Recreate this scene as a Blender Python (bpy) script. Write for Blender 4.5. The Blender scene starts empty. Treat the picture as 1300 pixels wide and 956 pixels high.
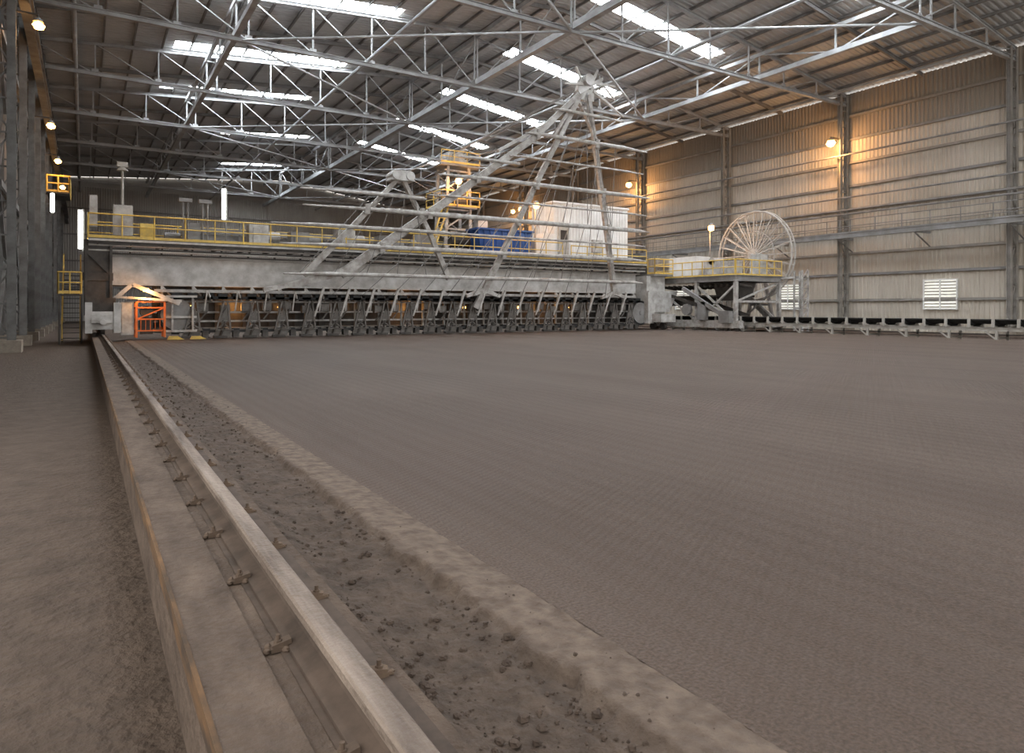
import bpy, math, random
from mathutils import Vector, noise, Matrix
random.seed(7)
S = bpy.context.scene
COL = S.collection

# ---------------------------------------------------------------- materials
def mat(name, c1, c2=None, rough=0.7, metal=0.0, scale=1.5, bump=0.0, bscale=20, emit=None, estr=0, stretch=None, lo=0.35, hi=0.7, bdist=.05):
    m = bpy.data.materials.new(name); m.use_nodes = True
    nt = m.node_tree; n = nt.nodes; l = nt.links
    b = n['Principled BSDF']
    b.inputs['Roughness'].default_value = rough
    b.inputs['Metallic'].default_value = metal
    b.inputs['Specular IOR Level'].default_value = .3
    tc = n.new('ShaderNodeTexCoord')
    mp = n.new('ShaderNodeMapping')
    l.new(tc.outputs['Object'], mp.inputs['Vector'])
    if stretch: mp.inputs['Scale'].default_value = stretch
    if c2 is None: c2 = tuple(x*0.7 for x in c1)
    nz = n.new('ShaderNodeTexNoise'); nz.inputs['Scale'].default_value = scale
    nz.inputs['Detail'].default_value = 7; nz.inputs['Roughness'].default_value = 0.65
    l.new(mp.outputs['Vector'], nz.inputs['Vector'])
    r = n.new('ShaderNodeValToRGB')
    r.color_ramp.elements[0].position = lo; r.color_ramp.elements[1].position = hi
    r.color_ramp.elements[0].color = (*c2, 1); r.color_ramp.elements[1].color = (*c1, 1)
    l.new(nz.outputs['Fac'], r.inputs['Fac'])
    l.new(r.outputs['Color'], b.inputs['Base Color'])
    if bump > 0:
        n2 = n.new('ShaderNodeTexNoise'); n2.inputs['Scale'].default_value = bscale
        n2.inputs['Detail'].default_value = 8
        l.new(tc.outputs['Object'], n2.inputs['Vector'])
        bp = n.new('ShaderNodeBump'); bp.inputs['Strength'].default_value = bump
        bp.inputs['Distance'].default_value = bdist
        l.new(n2.outputs['Fac'], bp.inputs['Height'])
        l.new(bp.outputs['Normal'], b.inputs['Normal'])
    if emit:
        b.inputs['Emission Color'].default_value = (*emit, 1)
        b.inputs['Emission Strength'].default_value = estr
    return m

M_pale  = mat('pale_grey_paint', (.54,.53,.51), (.28,.265,.245), .6, scale=1.6)
M_girder= mat('silver_grey_paint', (.62,.615,.60), (.36,.345,.325), .5, scale=1.4)
M_harrow= mat('weathered_grey_paint', (.53,.52,.50), (.24,.22,.20), .65, scale=2.2)
M_white = mat('white_paint', (.80,.80,.79), (.60,.59,.57), .5, scale=.8)
M_frame = mat('cream_grey_paint', (.50,.48,.44), (.29,.27,.24), .6, scale=2)
M_grey  = mat('grey_steel_paint', (.27,.265,.26), (.16,.15,.14), .6, scale=1.0)
M_purl  = mat('purlin_paint', (.24,.235,.23), (.15,.145,.14), .8, scale=1.0)
M_truss = mat('truss_paint', (.44,.45,.455), (.27,.27,.27), .8, scale=.8)
M_wcol  = mat('wall_column_paint', (.30,.28,.255), (.19,.175,.155), .8, scale=.8)
M_dark  = mat('dark_steel', (.075,.067,.06), (.035,.031,.028), .6, scale=2)
M_black = mat('black_rubber', (.03,.03,.03), (.015,.015,.015), .7, scale=3)
M_yel   = mat('yellow_paint', (.74,.50,.10), (.48,.34,.11), .5, scale=3)
M_orange= mat('orange_paint', (.72,.17,.03), (.42,.11,.03), .5, scale=3)
M_blue  = mat('blue_paint', (.03,.10,.36), (.02,.06,.20), .5, scale=2)
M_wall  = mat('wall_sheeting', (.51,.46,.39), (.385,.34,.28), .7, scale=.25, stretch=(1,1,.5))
M_back  = mat('back_wall_sheeting', (.42,.405,.38), (.32,.305,.285), .7, scale=.2)
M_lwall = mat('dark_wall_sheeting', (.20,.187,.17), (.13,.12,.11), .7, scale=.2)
M_roof  = mat('roof_sheeting', (.50,.505,.505), (.38,.38,.38), .7, scale=.3)
M_floor = mat('dusty_floor', (.112,.083,.064), (.072,.053,.041), .95, scale=3.5, bump=.9, bscale=14, bdist=.06)
M_kerb  = mat('kerb_concrete', (.150,.112,.087), (.073,.053,.041), .92, scale=5, bump=.8, bscale=16, stretch=(1,.45,1))
M_edge  = mat('rusty_edge_angle', (.17,.095,.045), (.06,.042,.030), .9, scale=8, stretch=(1,.3,1), lo=.40, hi=.66)
M_plinth= mat('plinth_concrete', (.30,.26,.21), (.19,.16,.13), .9, scale=4)
M_soil  = mat('loose_soil', (.112,.084,.066), (.058,.043,.034), .95, scale=6, bump=.8, bscale=18)
M_clod  = mat('clod', (.105,.078,.062), (.058,.043,.035), .95, scale=5, bump=.6, bscale=20)
M_railh = mat('worn_rail_steel', (.33,.27,.225), (.082,.060,.047), .62, .2, scale=7, stretch=(1,.10,1), bump=.4, bscale=30, lo=.38, hi=.72)
M_railb = mat('dusty_rail_side', (.12,.088,.069), (.06,.045,.036), .85, 0, scale=5)
M_clip  = mat('dusty_clip_steel', (.16,.115,.083), (.085,.062,.048), .9, .0, scale=10)
M_belt  = mat('conveyor_belt', (.045,.042,.04), (.02,.02,.02), .8, scale=3)
M_reel  = mat('dull_reel_paint',(.46,.44,.41),(.30,.285,.26),.6,scale=2)
M_sky   = mat('skylight_sheet', (.8,.85,.9), (.7,.75,.8), .5, emit=(.88,.94,1.0), estr=48)
M_win   = mat('window_glow', (.9,.9,.85), (.8,.8,.75), .5, emit=(1,.98,.88), estr=.95)
M_tube  = mat('fluorescent_tube', (.9,.9,.9), (.9,.9,.9), .5, emit=(.95,1,.95), estr=14)
M_bulb  = mat('sodium_bulb', (1,.7,.3), (1,.7,.3), .5, emit=(1,.48,.13), estr=16)

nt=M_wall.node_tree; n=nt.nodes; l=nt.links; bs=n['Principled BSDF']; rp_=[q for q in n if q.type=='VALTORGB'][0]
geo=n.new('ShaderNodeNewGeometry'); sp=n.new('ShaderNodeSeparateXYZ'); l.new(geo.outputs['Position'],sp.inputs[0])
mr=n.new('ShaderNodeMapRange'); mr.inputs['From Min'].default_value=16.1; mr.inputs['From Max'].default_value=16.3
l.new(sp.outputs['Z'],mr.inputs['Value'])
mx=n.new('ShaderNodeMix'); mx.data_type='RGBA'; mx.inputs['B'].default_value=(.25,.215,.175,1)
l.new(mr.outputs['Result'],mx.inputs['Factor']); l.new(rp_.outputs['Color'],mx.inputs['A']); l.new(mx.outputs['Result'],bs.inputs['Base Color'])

def ore_mat():
    m = bpy.data.materials.new('combed_ore'); m.use_nodes = True
    nt = m.node_tree; n = nt.nodes; l = nt.links
    b = n['Principled BSDF']; b.inputs['Roughness'].default_value = .74
    b.inputs['Specular IOR Level'].default_value = .2
    tc = n.new('ShaderNodeTexCoord')
    n1 = n.new('ShaderNodeTexNoise'); n1.inputs['Scale'].default_value = .35; n1.inputs['Detail'].default_value = 8
    mp = n.new('ShaderNodeMapping'); mp.inputs['Scale'].default_value = (2.2,.3,1)
    l.new(tc.outputs['Object'], mp.inputs['Vector']); l.new(mp.outputs['Vector'], n1.inputs['Vector'])
    r = n.new('ShaderNodeValToRGB')
    r.color_ramp.elements[0].position=.3; r.color_ramp.elements[1].position=.75
    r.color_ramp.elements[0].color=(.085,.063,.0515,1); r.color_ramp.elements[1].color=(.114,.087,.072,1)
    l.new(n1.outputs['Fac'], r.inputs['Fac'])
    n3 = n.new('ShaderNodeTexNoise'); n3.inputs['Scale'].default_value = 55; n3.inputs['Detail'].default_value = 5
    l.new(tc.outputs['Object'], n3.inputs['Vector'])
    r3 = n.new('ShaderNodeValToRGB')
    r3.color_ramp.elements[0].position=.35; r3.color_ramp.elements[1].position=.68
    r3.color_ramp.elements[0].color=(.72,.72,.72,1); r3.color_ramp.elements[1].color=(1.2,1.17,1.14,1)
    l.new(n3.outputs['Fac'], r3.inputs['Fac'])
    mx = n.new('ShaderNodeMix'); mx.data_type='RGBA'; mx.blend_type='MULTIPLY'; mx.inputs['Factor'].default_value=1
    l.new(r.outputs['Color'], mx.inputs['A']); l.new(r3.outputs['Color'], mx.inputs['B'])
    l.new(mx.outputs['Result'], b.inputs['Base Color'])
    mp2 = n.new('ShaderNodeMapping'); mp2.inputs['Rotation'].default_value=(0,0,math.radians(60))
    l.new(tc.outputs['Object'], mp2.inputs['Vector'])
    w = n.new('ShaderNodeTexWave'); w.inputs['Scale'].default_value=4.6; w.inputs['Distortion'].default_value=1.4
    w.inputs['Detail'].default_value=2; w.inputs['Detail Scale'].default_value=2.5
    l.new(mp2.outputs['Vector'], w.inputs['Vector'])
    w2 = n.new('ShaderNodeTexWave'); w2.inputs['Scale'].default_value=1.25; w2.inputs['Distortion'].default_value=.8
    w2.inputs['Detail'].default_value=2
    l.new(tc.outputs['Object'], w2.inputs['Vector'])
    n5 = n.new('ShaderNodeTexNoise'); n5.inputs['Scale'].default_value=.25; l.new(tc.outputs['Object'], n5.inputs['Vector'])
    f5 = n.new('ShaderNodeMapRange'); f5.inputs['From Min'].default_value=.35; f5.inputs['From Max'].default_value=.6
    f5.inputs['To Min'].default_value=.15
    l.new(n5.outputs['Fac'], f5.inputs['Value'])
    a = n.new('ShaderNodeMath'); a.operation='MULTIPLY'
    l.new(w.outputs['Fac'], a.inputs[0]); l.new(f5.outputs['Result'], a.inputs[1])
    a1 = n.new('ShaderNodeMath'); a1.operation='MULTIPLY'; a1.inputs[1].default_value=.6; l.new(a.outputs[0], a1.inputs[0])
    a2 = n.new('ShaderNodeMath'); a2.operation='MULTIPLY_ADD'; a2.inputs[1].default_value=.38
    l.new(w2.outputs['Fac'], a2.inputs[0]); l.new(a1.outputs[0], a2.inputs[2])
    a3 = n.new('ShaderNodeMath'); a3.operation='MULTIPLY_ADD'; a3.inputs[1].default_value=.6
    l.new(n3.outputs['Fac'], a3.inputs[0]); l.new(a2.outputs[0], a3.inputs[2])
    bp = n.new('ShaderNodeBump'); bp.inputs['Strength'].default_value=.8; bp.inputs['Distance'].default_value=.035
    l.new(a3.outputs[0], bp.inputs['Height']); l.new(bp.outputs['Normal'], b.inputs['Normal'])
    return m
M_ore = ore_mat()

# ---------------------------------------------------------------- mesh builder
X=Vector((1,0,0)); Y=Vector((0,1,0)); Z=Vector((0,0,1))
class MB:
    def __init__(s): s.v=[]; s.f=[]
    def hexa(s, pts):
        o=len(s.v); s.v += [tuple(p) for p in pts]
        for f in ((0,3,2,1),(4,5,6,7),(0,1,5,4),(1,2,6,5),(2,3,7,6),(3,0,4,7)):
            s.f.append(tuple(o+i for i in f))
    def box(s, x0,x1,y0,y1,z0,z1):
        s.hexa([(x0,y0,z0),(x1,y0,z0),(x1,y1,z0),(x0,y1,z0),(x0,y0,z1),(x1,y0,z1),(x1,y1,z1),(x0,y1,z1)])
        return s
    def frame(s,p,q,up=None):
        p=Vector(p); q=Vector(q); d=(q-p).normalized()
        u = Vector(up) if up else (Z if abs(d.z)<.9 else Y)
        a=d.cross(u).normalized(); b=a.cross(d).normalized()
        return p,q,a,b
    def beam(s,p,q,w,h=None,w2=None,h2=None,up=None):
        h=h or w; w2=w2 or w; h2=h2 or h
        p,q,a,b=s.frame(p,q,up)
        s.hexa([p-a*w/2-b*h/2,p+a*w/2-b*h/2,q+a*w2/2-b*h2/2,q-a*w2/2-b*h2/2,
                p-a*w/2+b*h/2,p+a*w/2+b*h/2,q+a*w2/2+b*h2/2,q-a*w2/2+b*h2/2]); return s
    def ib(s,p,q,w,h,t=.03,up=None):
        p,q,a,b=s.frame(p,q,up)
        s.beam(p,q,t,h-2*t,up=up)
        s.beam(p+b*(h/2-t/2),q+b*(h/2-t/2),w,t,up=up)
        s.beam(p-b*(h/2-t/2),q-b*(h/2-t/2),w,t,up=up); return s
    def tube(s,p,q,r,n=8,r2=None):
        r2 = r if r2 is None else r2
        p,q,a,b=s.frame(p,q); o=len(s.v)
        for c,rr in ((p,r),(q,r2)):
            for i in range(n):
                t=2*math.pi*i/n; s.v.append(tuple(c+a*math.cos(t)*rr+b*math.sin(t)*rr))
        for i in range(n):
            j=(i+1)%n; s.f.append((o+i,o+j,o+n+j,o+n+i))
        s.f.append(tuple(o+i for i in reversed(range(n)))); s.f.append(tuple(o+n+i for i in range(n))); return s
    def ring(s,c,axis,R,r,n=40,m=6):
        c=Vector(c); ax=Vector(axis).normalized(); e=Y if abs(ax.y)<.9 else Z
        a=ax.cross(e).normalized(); b=ax.cross(a); o=len(s.v)
        for i in range(n):
            t=2*math.pi*i/n; d=a*math.cos(t)+b*math.sin(t)
            for j in range(m):
                k=2*math.pi*j/m; s.v.append(tuple(c+d*(R+r*math.cos(k))+ax*r*math.sin(k)))
        for i in range(n):
            for j in range(m):
                i2=(i+1)%n; j2=(j+1)%m
                s.f.append((o+i*m+j,o+i*m+j2,o+i2*m+j2,o+i2*m+j))
        return s
    def prism(s, poly, d):
        n=len(poly); o=len(s.v); d=Vector(d)
        s.v+=[tuple(Vector(p)) for p in poly]+[tuple(Vector(p)+d) for p in poly]
        s.f.append(tuple(o+i for i in range(n))); s.f.append(tuple(o+n+i for i in reversed(range(n))))
        for i in range(n):
            j=(i+1)%n; s.f.append((o+j,o+i,o+n+i,o+n+j))
        return s
    def handrail(s,p,q,h=1.1,sp=1.5,r=.035):
        p=Vector(p);q=Vector(q); L=(q-p).length; n=max(1,round(L/sp))
        for i in range(n+1):
            a=p.lerp(q,i/n); s.tube(a,a+Z*h,r,6)
        s.tube(p+Z*h,q+Z*h,r*1.15,6); s.tube(p+Z*h*.52,q+Z*h*.52,r,6)
        s.beam(p+Z*.08,q+Z*.08,.02,.14); return s
    def blob(s,c,r,seed=0,n=6):
        c=Vector(c); o=len(s.v)
        rows=4; rnd=random.Random(seed)
        s.v.append(tuple(c+Z*r*.8))
        for i in range(1,rows):
            ph=math.pi*i/rows
            for j in range(n):
                th=2*math.pi*j/n+i*.3; k=r*rnd.uniform(.7,1.15)
                s.v.append((c.x+k*math.sin(ph)*math.cos(th),c.y+k*math.sin(ph)*math.sin(th),c.z+k*.75*math.cos(ph)))
        s.v.append(tuple(c-Z*r*.8)); last=len(s.v)-1
        for j in range(n):
            j2=(j+1)%n; s.f.append((o,o+1+j,o+1+j2))
            for i in range(rows-2):
                a=o+1+i*n; s.f.append((a+j,a+n+j,a+n+j2,a+j2))
            a=o+1+(rows-2)*n; s.f.append((a+j,last,a+j2))
        return s

WPOS={}
def make(mb,name,m,origin=(0,0,0),parent=None,label=None,cat=None,kind=None,group=None,smooth=False):
    o=Vector(origin); me=bpy.data.meshes.new(name)
    me.from_pydata([tuple(Vector(v)-o) for v in mb.v],[],mb.f); me.update()
    me.materials.append(m)
    if smooth:
        for p in me.polygons: p.use_smooth=True
    ob=bpy.data.objects.new(name,me); COL.objects.link(ob)
    place(ob,o,parent); tag(ob,label,cat,kind,group); return ob
def place(ob,o,parent):
    WPOS[ob.name]=Vector(o)
    if parent is not None:
        ob.parent=parent; ob.location=Vector(o)-WPOS[parent.name]
    else: ob.location=o
def tag(ob,label=None,cat=None,kind=None,group=None):
    if label: ob['label']=label
    if cat: ob['category']=cat
    if kind: ob['kind']=kind
    if group: ob['group']=group
def thing(name,origin,label,cat,group=None):
    e=bpy.data.objects.new(name,None); COL.objects.link(e); e.empty_display_size=.3
    place(e,origin,None); tag(e,label,cat,None,group); return e
def repeat(src,offsets):
    for o in offsets:
        c=src.copy(); c.parent=src.parent; COL.objects.link(c); c.location=src.location+Vector(o)
def copy_thing(src,newloc,label=None):
    t=src.copy(); COL.objects.link(t); t.location=newloc; WPOS[t.name]=Vector(newloc)
    if label: t['label']=label
    def rec(a,b):
        for c in list(a.children):
            d=c.copy(); d.parent=b; COL.objects.link(d); WPOS[d.name]=WPOS[b.name]+d.location
            rec(c,d)
    rec(src,t); return t

# ---------------------------------------------------------------- building constants
XL,XR=-3.9,56.0
YB,YF=122.7,-22.0
RX,RZ=30.0,24.15
EZ=20.3; EL=21.5
FR=[21.9+12.6*i for i in range(8)]
def roofz(x): 
    return RZ-(RZ-EL)*(RX-x)/(RX-XL) if x<RX else RZ-(RZ-EZ)*(x-RX)/(XR-RX)
FZ=-.15

b=MB().box(XL-1,XR+1,YF,YB+1,FZ-.2,FZ); make(b,'floor',M_floor,(0,0,FZ),label='brown dust covered shed floor',cat='floor',kind='structure')

def corrug(axis, fixed, a0,a1, z0,z1, pitch=.33, depth=.06, sgn=1):
    b=MB(); n=int((a1-a0)/pitch)
    prof=[(0,0),(.35,0),(.5,1),(.85,1)]
    pts=[]
    for i in range(n+1):
        for f,d in prof:
            a=a0+(i+f)*pitch
            if a<=a1: pts.append((a,d*depth*sgn))
    for a,d in pts:
        for z in (z0,z1):
            b.v.append((fixed+d,a,z) if axis=='y' else (a,fixed+d,z))
    for i in range(len(pts)-1):
        k=2*i; b.f.append((k,k+2,k+3,k+1))
    return b
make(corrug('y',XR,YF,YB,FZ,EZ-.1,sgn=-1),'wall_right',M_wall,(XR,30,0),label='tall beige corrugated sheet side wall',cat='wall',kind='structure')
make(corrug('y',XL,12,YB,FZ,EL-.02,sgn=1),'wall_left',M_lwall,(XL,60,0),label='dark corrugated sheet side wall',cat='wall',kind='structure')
make(corrug('x',YB,XL,XR,FZ,EZ,sgn=-1),'wall_back',M_back,(RX,YB,0),label='grey corrugated sheet end wall',cat='wall',kind='structure')
g=MB().prism([(XL,YB,EZ),(XR,YB,EZ),(RX,YB,RZ),(XL,YB,EL)],(0,.1,0)); make(g,'wall_gable',M_back,(RX,YB,EZ),label='grey sheet gable above end wall',cat='wall',kind='structure')

skyl=[]
for y in (8,21.5,34.2,47.0,59.2,70.6): skyl.append((6.0,19.8,y))
skyl.append((14.0,24.5,88.0)); skyl.append((17.0,26.0,108.0))
for y in (0.2,12.8,25.4,38,50.4,63,75.6,88): skyl.append((31,43.5,y))
SWID=1.6
def roof():
    b=MB(); pitch=.42
    for side in (0,1):
        xa,xb=(XL-.3,RX) if side==0 else (RX,XR+.3)
        n=int((YB-YF)/pitch)
        for i in range(n):
            y=YF+i*pitch
            segs=[(xa,xb)]
            for (sx0,sx1,sy) in skyl:
                if (sx0<RX)==(side==0) and abs(y+pitch/2-sy)<SWID/2:
                    segs=[(xa,sx0),(sx1,xb)]
            for x0,x1 in segs:
                for (fa,da),(fb,db) in (((0,0),(.35,0)),((.35,0),(.5,.06)),((.5,.06),(.85,.06)),((.85,.06),(1,0))):
                    o=len(b.v); z0,z1=roofz(x0),roofz(x1)
                    b.v+=[(x0,y+fa*pitch,z0+da),(x1,y+fa*pitch,z1+da),(x1,y+fb*pitch,z1+db),(x0,y+fb*pitch,z0+db)]
                    b.f.append((o,o+1,o+2,o+3))
    return b
make(roof(),'ceiling',M_roof,(RX,30,RZ),label='pitched corrugated metal roof underside',cat='roof',kind='structure')
k=0
for (x0,x1,y) in skyl:
    k+=1; b=MB(); W=SWID/2+.15
    nseg=7
    for i in range(nseg):
        a=x0+(x1-x0)*i/nseg; c=x0+(x1-x0)*(i+.9)/nseg
        b.hexa([(a,y-W,roofz(a)+.09),(c,y-W,roofz(c)+.09),(c,y+W,roofz(c)+.09),(a,y+W,roofz(a)+.09),
            (a,y-W,roofz(a)+.12),(c,y-W,roofz(c)+.12),(c,y+W,roofz(c)+.12),(a,y+W,roofz(a)+.12)])
    make(b,'window_%d'%k,M_sky,((x0+x1)/2,y,roofz((x0+x1)/2)),label='bright translucent roof skylight strip',cat='skylight',kind='structure')

for i,x in enumerate([XL+1.2+1.97*j for j in range(30)]):
    z=roofz(x)-.13
    b=MB().ib((x,YF,z),(x,YB-.1,z),.12,.2,.02)
    make(b,'roof_purlin',M_purl,(x,30,z),label='grey steel purlin under the roof sheets',cat='beam',group='roof purlins')
for i in range(7):
    y=FR[i]+6.3
    b=MB(); b.ib((XL+.4,y,roofz(XL+.4)-.4),(RX,y,RZ-.4),.16,.3,.02).ib((RX,y,RZ-.4),(XR-.4,y,roofz(XR-.4)-.4),.16,.3,.02)
    make(b,'roof_rafter',M_purl,(RX,y,RZ-.36),label='slender grey steel rafter following the roof slope',cat='beam',group='roof rafters')

BZ=19.2
def truss(y):
    tops=MB(); bot=MB(); web=MB()
    TX=.42
    tops.ib((XL+.4,y,roofz(XL+.4)-TX),(RX,y,RZ-TX),.24,.26,.03); tops.ib((RX,y,RZ-TX),(XR-.4,y,roofz(XR-.4)-TX),.24,.26,.03)
    bot.ib((XL+.4,y,BZ),(XR-.4,y,BZ),.26,.3,.04)
    n=14; xs=[XL+.4+(XR-XL-.8)*i/n for i in range(n+1)]
    for i,x in enumerate(xs):
        web.beam((x,y,BZ),(x,y,roofz(x)-TX),.10)
        if i<n:
            if i<n//2: web.beam((x,y,roofz(x)-TX),(xs[i+1],y,BZ),.08)
            else: web.beam((x,y,BZ),(xs[i+1],y,roofz(xs[i+1])-TX),.08)
        web.box(x-.22,x+.22,y-.02,y+.02,BZ+.1,BZ+.36)
    t=thing('roof_truss',(RX,y,BZ),'grey steel roof truss spanning between the side walls','truss','transverse roof trusses')
    make(tops,'top_chord',M_truss,(RX,y,RZ-TX),t); make(bot,'bottom_chord',M_truss,(RX,y,BZ),t); make(web,'web_bracing',M_truss,(RX,y,BZ),t)
    return t
t0=truss(FR[0])
for y in FR[1:]: copy_thing(t0,(RX,y,BZ))
def ltruss(x,cw):
    y0,y1=FR[0],YB-.3; zt=roofz(x)-.8
    a=MB(); w=MB()
    a.beam((x,y0,zt),(x,y1,zt),cw*.75); a.beam((x,y0,BZ+.3),(x,y1,BZ+.3),cw)
    n=int((y1-y0)/6.3)
    for i in range(n+1):
        yy=y0+6.3*i; w.beam((x,yy,BZ+.3),(x,yy,zt),.11)
        if i<n:
            if i%2: w.beam((x,yy,BZ+.3),(x,yy+6.3,zt),.09)
            else: w.beam((x,yy,zt),(x,yy+6.3,BZ+.3),.09)
    t=thing('longitudinal_truss',(x,y0,BZ),'grey steel bracing truss running along the roof','truss','longitudinal roof trusses')
    make(a,'chord',M_truss,(x,y0,BZ),t); make(w,'web_bracing',M_truss,(x,y0,BZ),t)
for x,cw in ((8.4,.36),(26.3,.44),(44.2,.34)): ltruss(x,cw)
for x in (-.5,17.3,35.2,52.6):
    b=MB().tube((x,FR[0],BZ+.28),(x,YB-.3,BZ+.28),.13,8)
    make(b,'tie_tube',M_truss,(x,FR[0],BZ),label='grey steel tie tube linking the roof trusses',cat='beam',group='roof tie tubes')
for i in range(7):
    for x0,x1 in ((8.75,25.95),(43.85,26.65)):
        y0,y1=FR[i]+.1,FR[i+1]-.1
        if i%2: y0,y1=y1,y0
        b=MB().tube((x0,y0,BZ-.04),(x1,y1,BZ-.04),.085,8)
        make(b,'diagonal_brace',M_truss,(x0,y0,BZ),label='long slanting grey steel brace at truss level',cat='beam',group='roof plan braces')

# ---------------------------------------------------------------- columns
def column(x,y,m,label,group):
    zt=BZ+.8
    t=thing('steel_column',(x,y,FZ),label,'column',group)
    a=MB(); a.ib((x-.45,y,FZ+.5),(x-.45,y,zt),.3,.28,.03)
    w=MB()
    n=14; dz=(zt-FZ-.6)/n
    for i in range(n):
        z=FZ+.6+dz*i
        w.beam((x-.45,y,z),(x+.45,y,z),.07)
        w.beam((x-.45 if i%2 else x+.45,y,z),(x+.45 if i%2 else x-.45,y,z+dz),.07)
    p=MB().box(x-.8,x+.8,y-.55,y+.55,FZ,FZ+.5)
    po=make(a,'post',m,(x,y,FZ),t); repeat(po,[(.9,0,0)])
    make(w,'lacing',m,(x,y,FZ),t); make(p,'plinth',M_plinth,(x,y,FZ),t,label='pale concrete plinth')
    return t
c0=column(XR-.85,FR[0],M_wcol,'tall grey laced steel column against the wall','wall columns')
for y in FR[1:]: copy_thing(c0,(XR-.85,y,FZ))
M_lcol=mat('dark_column_paint',(.19,.19,.185),(.09,.086,.08),.7,scale=1)
c1=column(XL+.95,FR[1],M_lcol,'tall dark laced steel column on a concrete plinth','dark laced columns')
CY=[FR[1]+6.3*i for i in range(7)]+[FR[5],FR[6],FR[7]]
for y in CY[1:]: copy_thing(c1,(XL+.95,y,FZ))
for z in (2.4,4.6,6.4,8.0,10.2,12.2,14.2,16.2,18.2):
    b=MB().beam((XR-.16,YF,z),(XR-.16,YB-.2,z),.14,.2)
    make(b,'wall_girt',M_grey if z in (4.6,8.0,12.2,16.2) else M_wcol,(XR-.16,30,z),label='horizontal steel rail fixed on the pale side wall',cat='beam',group='side wall girts')
for z in (9.6,9.95,11.0,14.6):
    b=MB().tube((XR-1.75,12,z),(XR-1.75,YB-.4,z),.075,8)
    make(b,'wall_pipe',M_grey,(XR-1.75,30,z),label='long thin pipe running along the side wall columns',cat='pipe',group='side wall pipes')
for z in (4.6,8.0,12.2,16.2):
    b=MB().beam((XL+.2,13,z),(XL+.2,YB-.2,z),.16,.3)
    make(b,'wall_girt',M_lcol,(XL+.2,30,z),label='horizontal steel rail fixed on the dark side wall',cat='beam',group='dark side wall girts')
for z in (5,9,13,17):
    b=MB().beam((XL+.2,YB-.2,z),(XR-.3,YB-.2,z),.16,.2)
    make(b,'wall_girt',M_grey,(RX,YB-.2,z),label='horizontal steel rail on the end wall',cat='beam',group='end wall girts')
b=MB().ib((XL+1.8,FR[0],14.9),(XL+1.8,YB-.4,14.9),.4,.9,.05); make(b,'runway_beam',M_lcol,(XL+1.8,60,14.9),label='deep dark steel runway beam along laced columns',cat='beam')
for i in range(len(CY)-1):
    for (za,zb) in ((.8,6.8),(7.3,13.2),(13.9,18.6)):
        b=MB().beam((XL+.95,CY[i]+.16,za),(XL+.95,CY[i+1]-.16,zb),.12,.12).beam((XL+.95,CY[i]+.16,zb),(XL+.95,CY[i+1]-.16,za),.12,.12)
        b.beam((XL+.95,CY[i]+.15,zb),(XL+.95,CY[i+1]-.15,zb),.22,.26)
        make(b,'cross_brace',M_lcol,(XL+.95,CY[i],za),label='dark steel cross bracing between laced columns',cat='beam',group='column bracing')
xw=XR-2.1
wk=thing('wall_walkway',(xw,50,7.8),'narrow steel walkway running along the corrugated wall','walkway')
b=MB().box(xw-.6,xw+.05,14,118,7.75,7.82); b.ib((xw-.6,14,7.7),(xw-.6,118,7.7),.15,.4,.03)
make(b,'deck',M_grey,(xw,50,7.8),wk)
b=MB().handrail((xw-.6,14,7.85),(xw-.6,118,7.85),1.15,2.1,.035); b.tube((xw-.6,14,8.25),(xw-.6,118,8.25),.03,6)
make(b,'handrail',M_grey,(xw,50,7.8),wk)
for i in range(16):
    y=16+i*6.3-.9; b=MB().beam((xw-.5,y,7.6),(XR-.25,y,7.6),.12,.2).beam((xw-.4,y,7.5),(XR-.25,y,6.5),.08)
    make(b,'bracket',M_grey,(xw,y,7.6),wk)

def window(idx,y,w=2.3,z0=1.7,z1=3.85):
    x=XR-.12
    t=bpy.data.objects.new('window_%d'%idx,None); COL.objects.link(t); place(t,(x,y,z0),None)
    tag(t,'white louvred window low in the corrugated wall','window','structure')
    f=MB()
    f.box(x-.12,x+.02,y-w/2-.1,y-w/2,z0-.1,z1+.1).box(x-.12,x+.02,y+w/2,y+w/2+.1,z0-.1,z1+.1)
    f.box(x-.12,x+.02,y-w/2,y+w/2,z0-.1,z0).box(x-.12,x+.02,y-w/2,y+w/2,z1,z1+.1).box(x-.12,x,y-.05,y+.05,z0,z1)
    make(f,'frame',M_white,(x,y,z0),t)
    g=MB().box(x,x+.02,y-w/2,y+w/2,z0,z1); make(g,'pane',M_win,(x,y,z0),t)
    s=MB(); n=9
    for i in range(n):
        z=z0+(z1-z0)*(i+.5)/n
        s.hexa([(x-.1,y-w/2,z-.09),(x-.01,y-w/2,z+.03),(x-.01,y+w/2,z+.03),(x-.1,y+w/2,z-.09),
                (x-.1,y-w/2,z-.06),(x-.01,y-w/2,z+.06),(x-.01,y+w/2,z+.06),(x-.1,y+w/2,z-.06)])
    make(s,'louvre',M_frame,(x,y,z0),t)
window(30,27.0); window(31,40.4); window(32,53.5)

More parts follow.
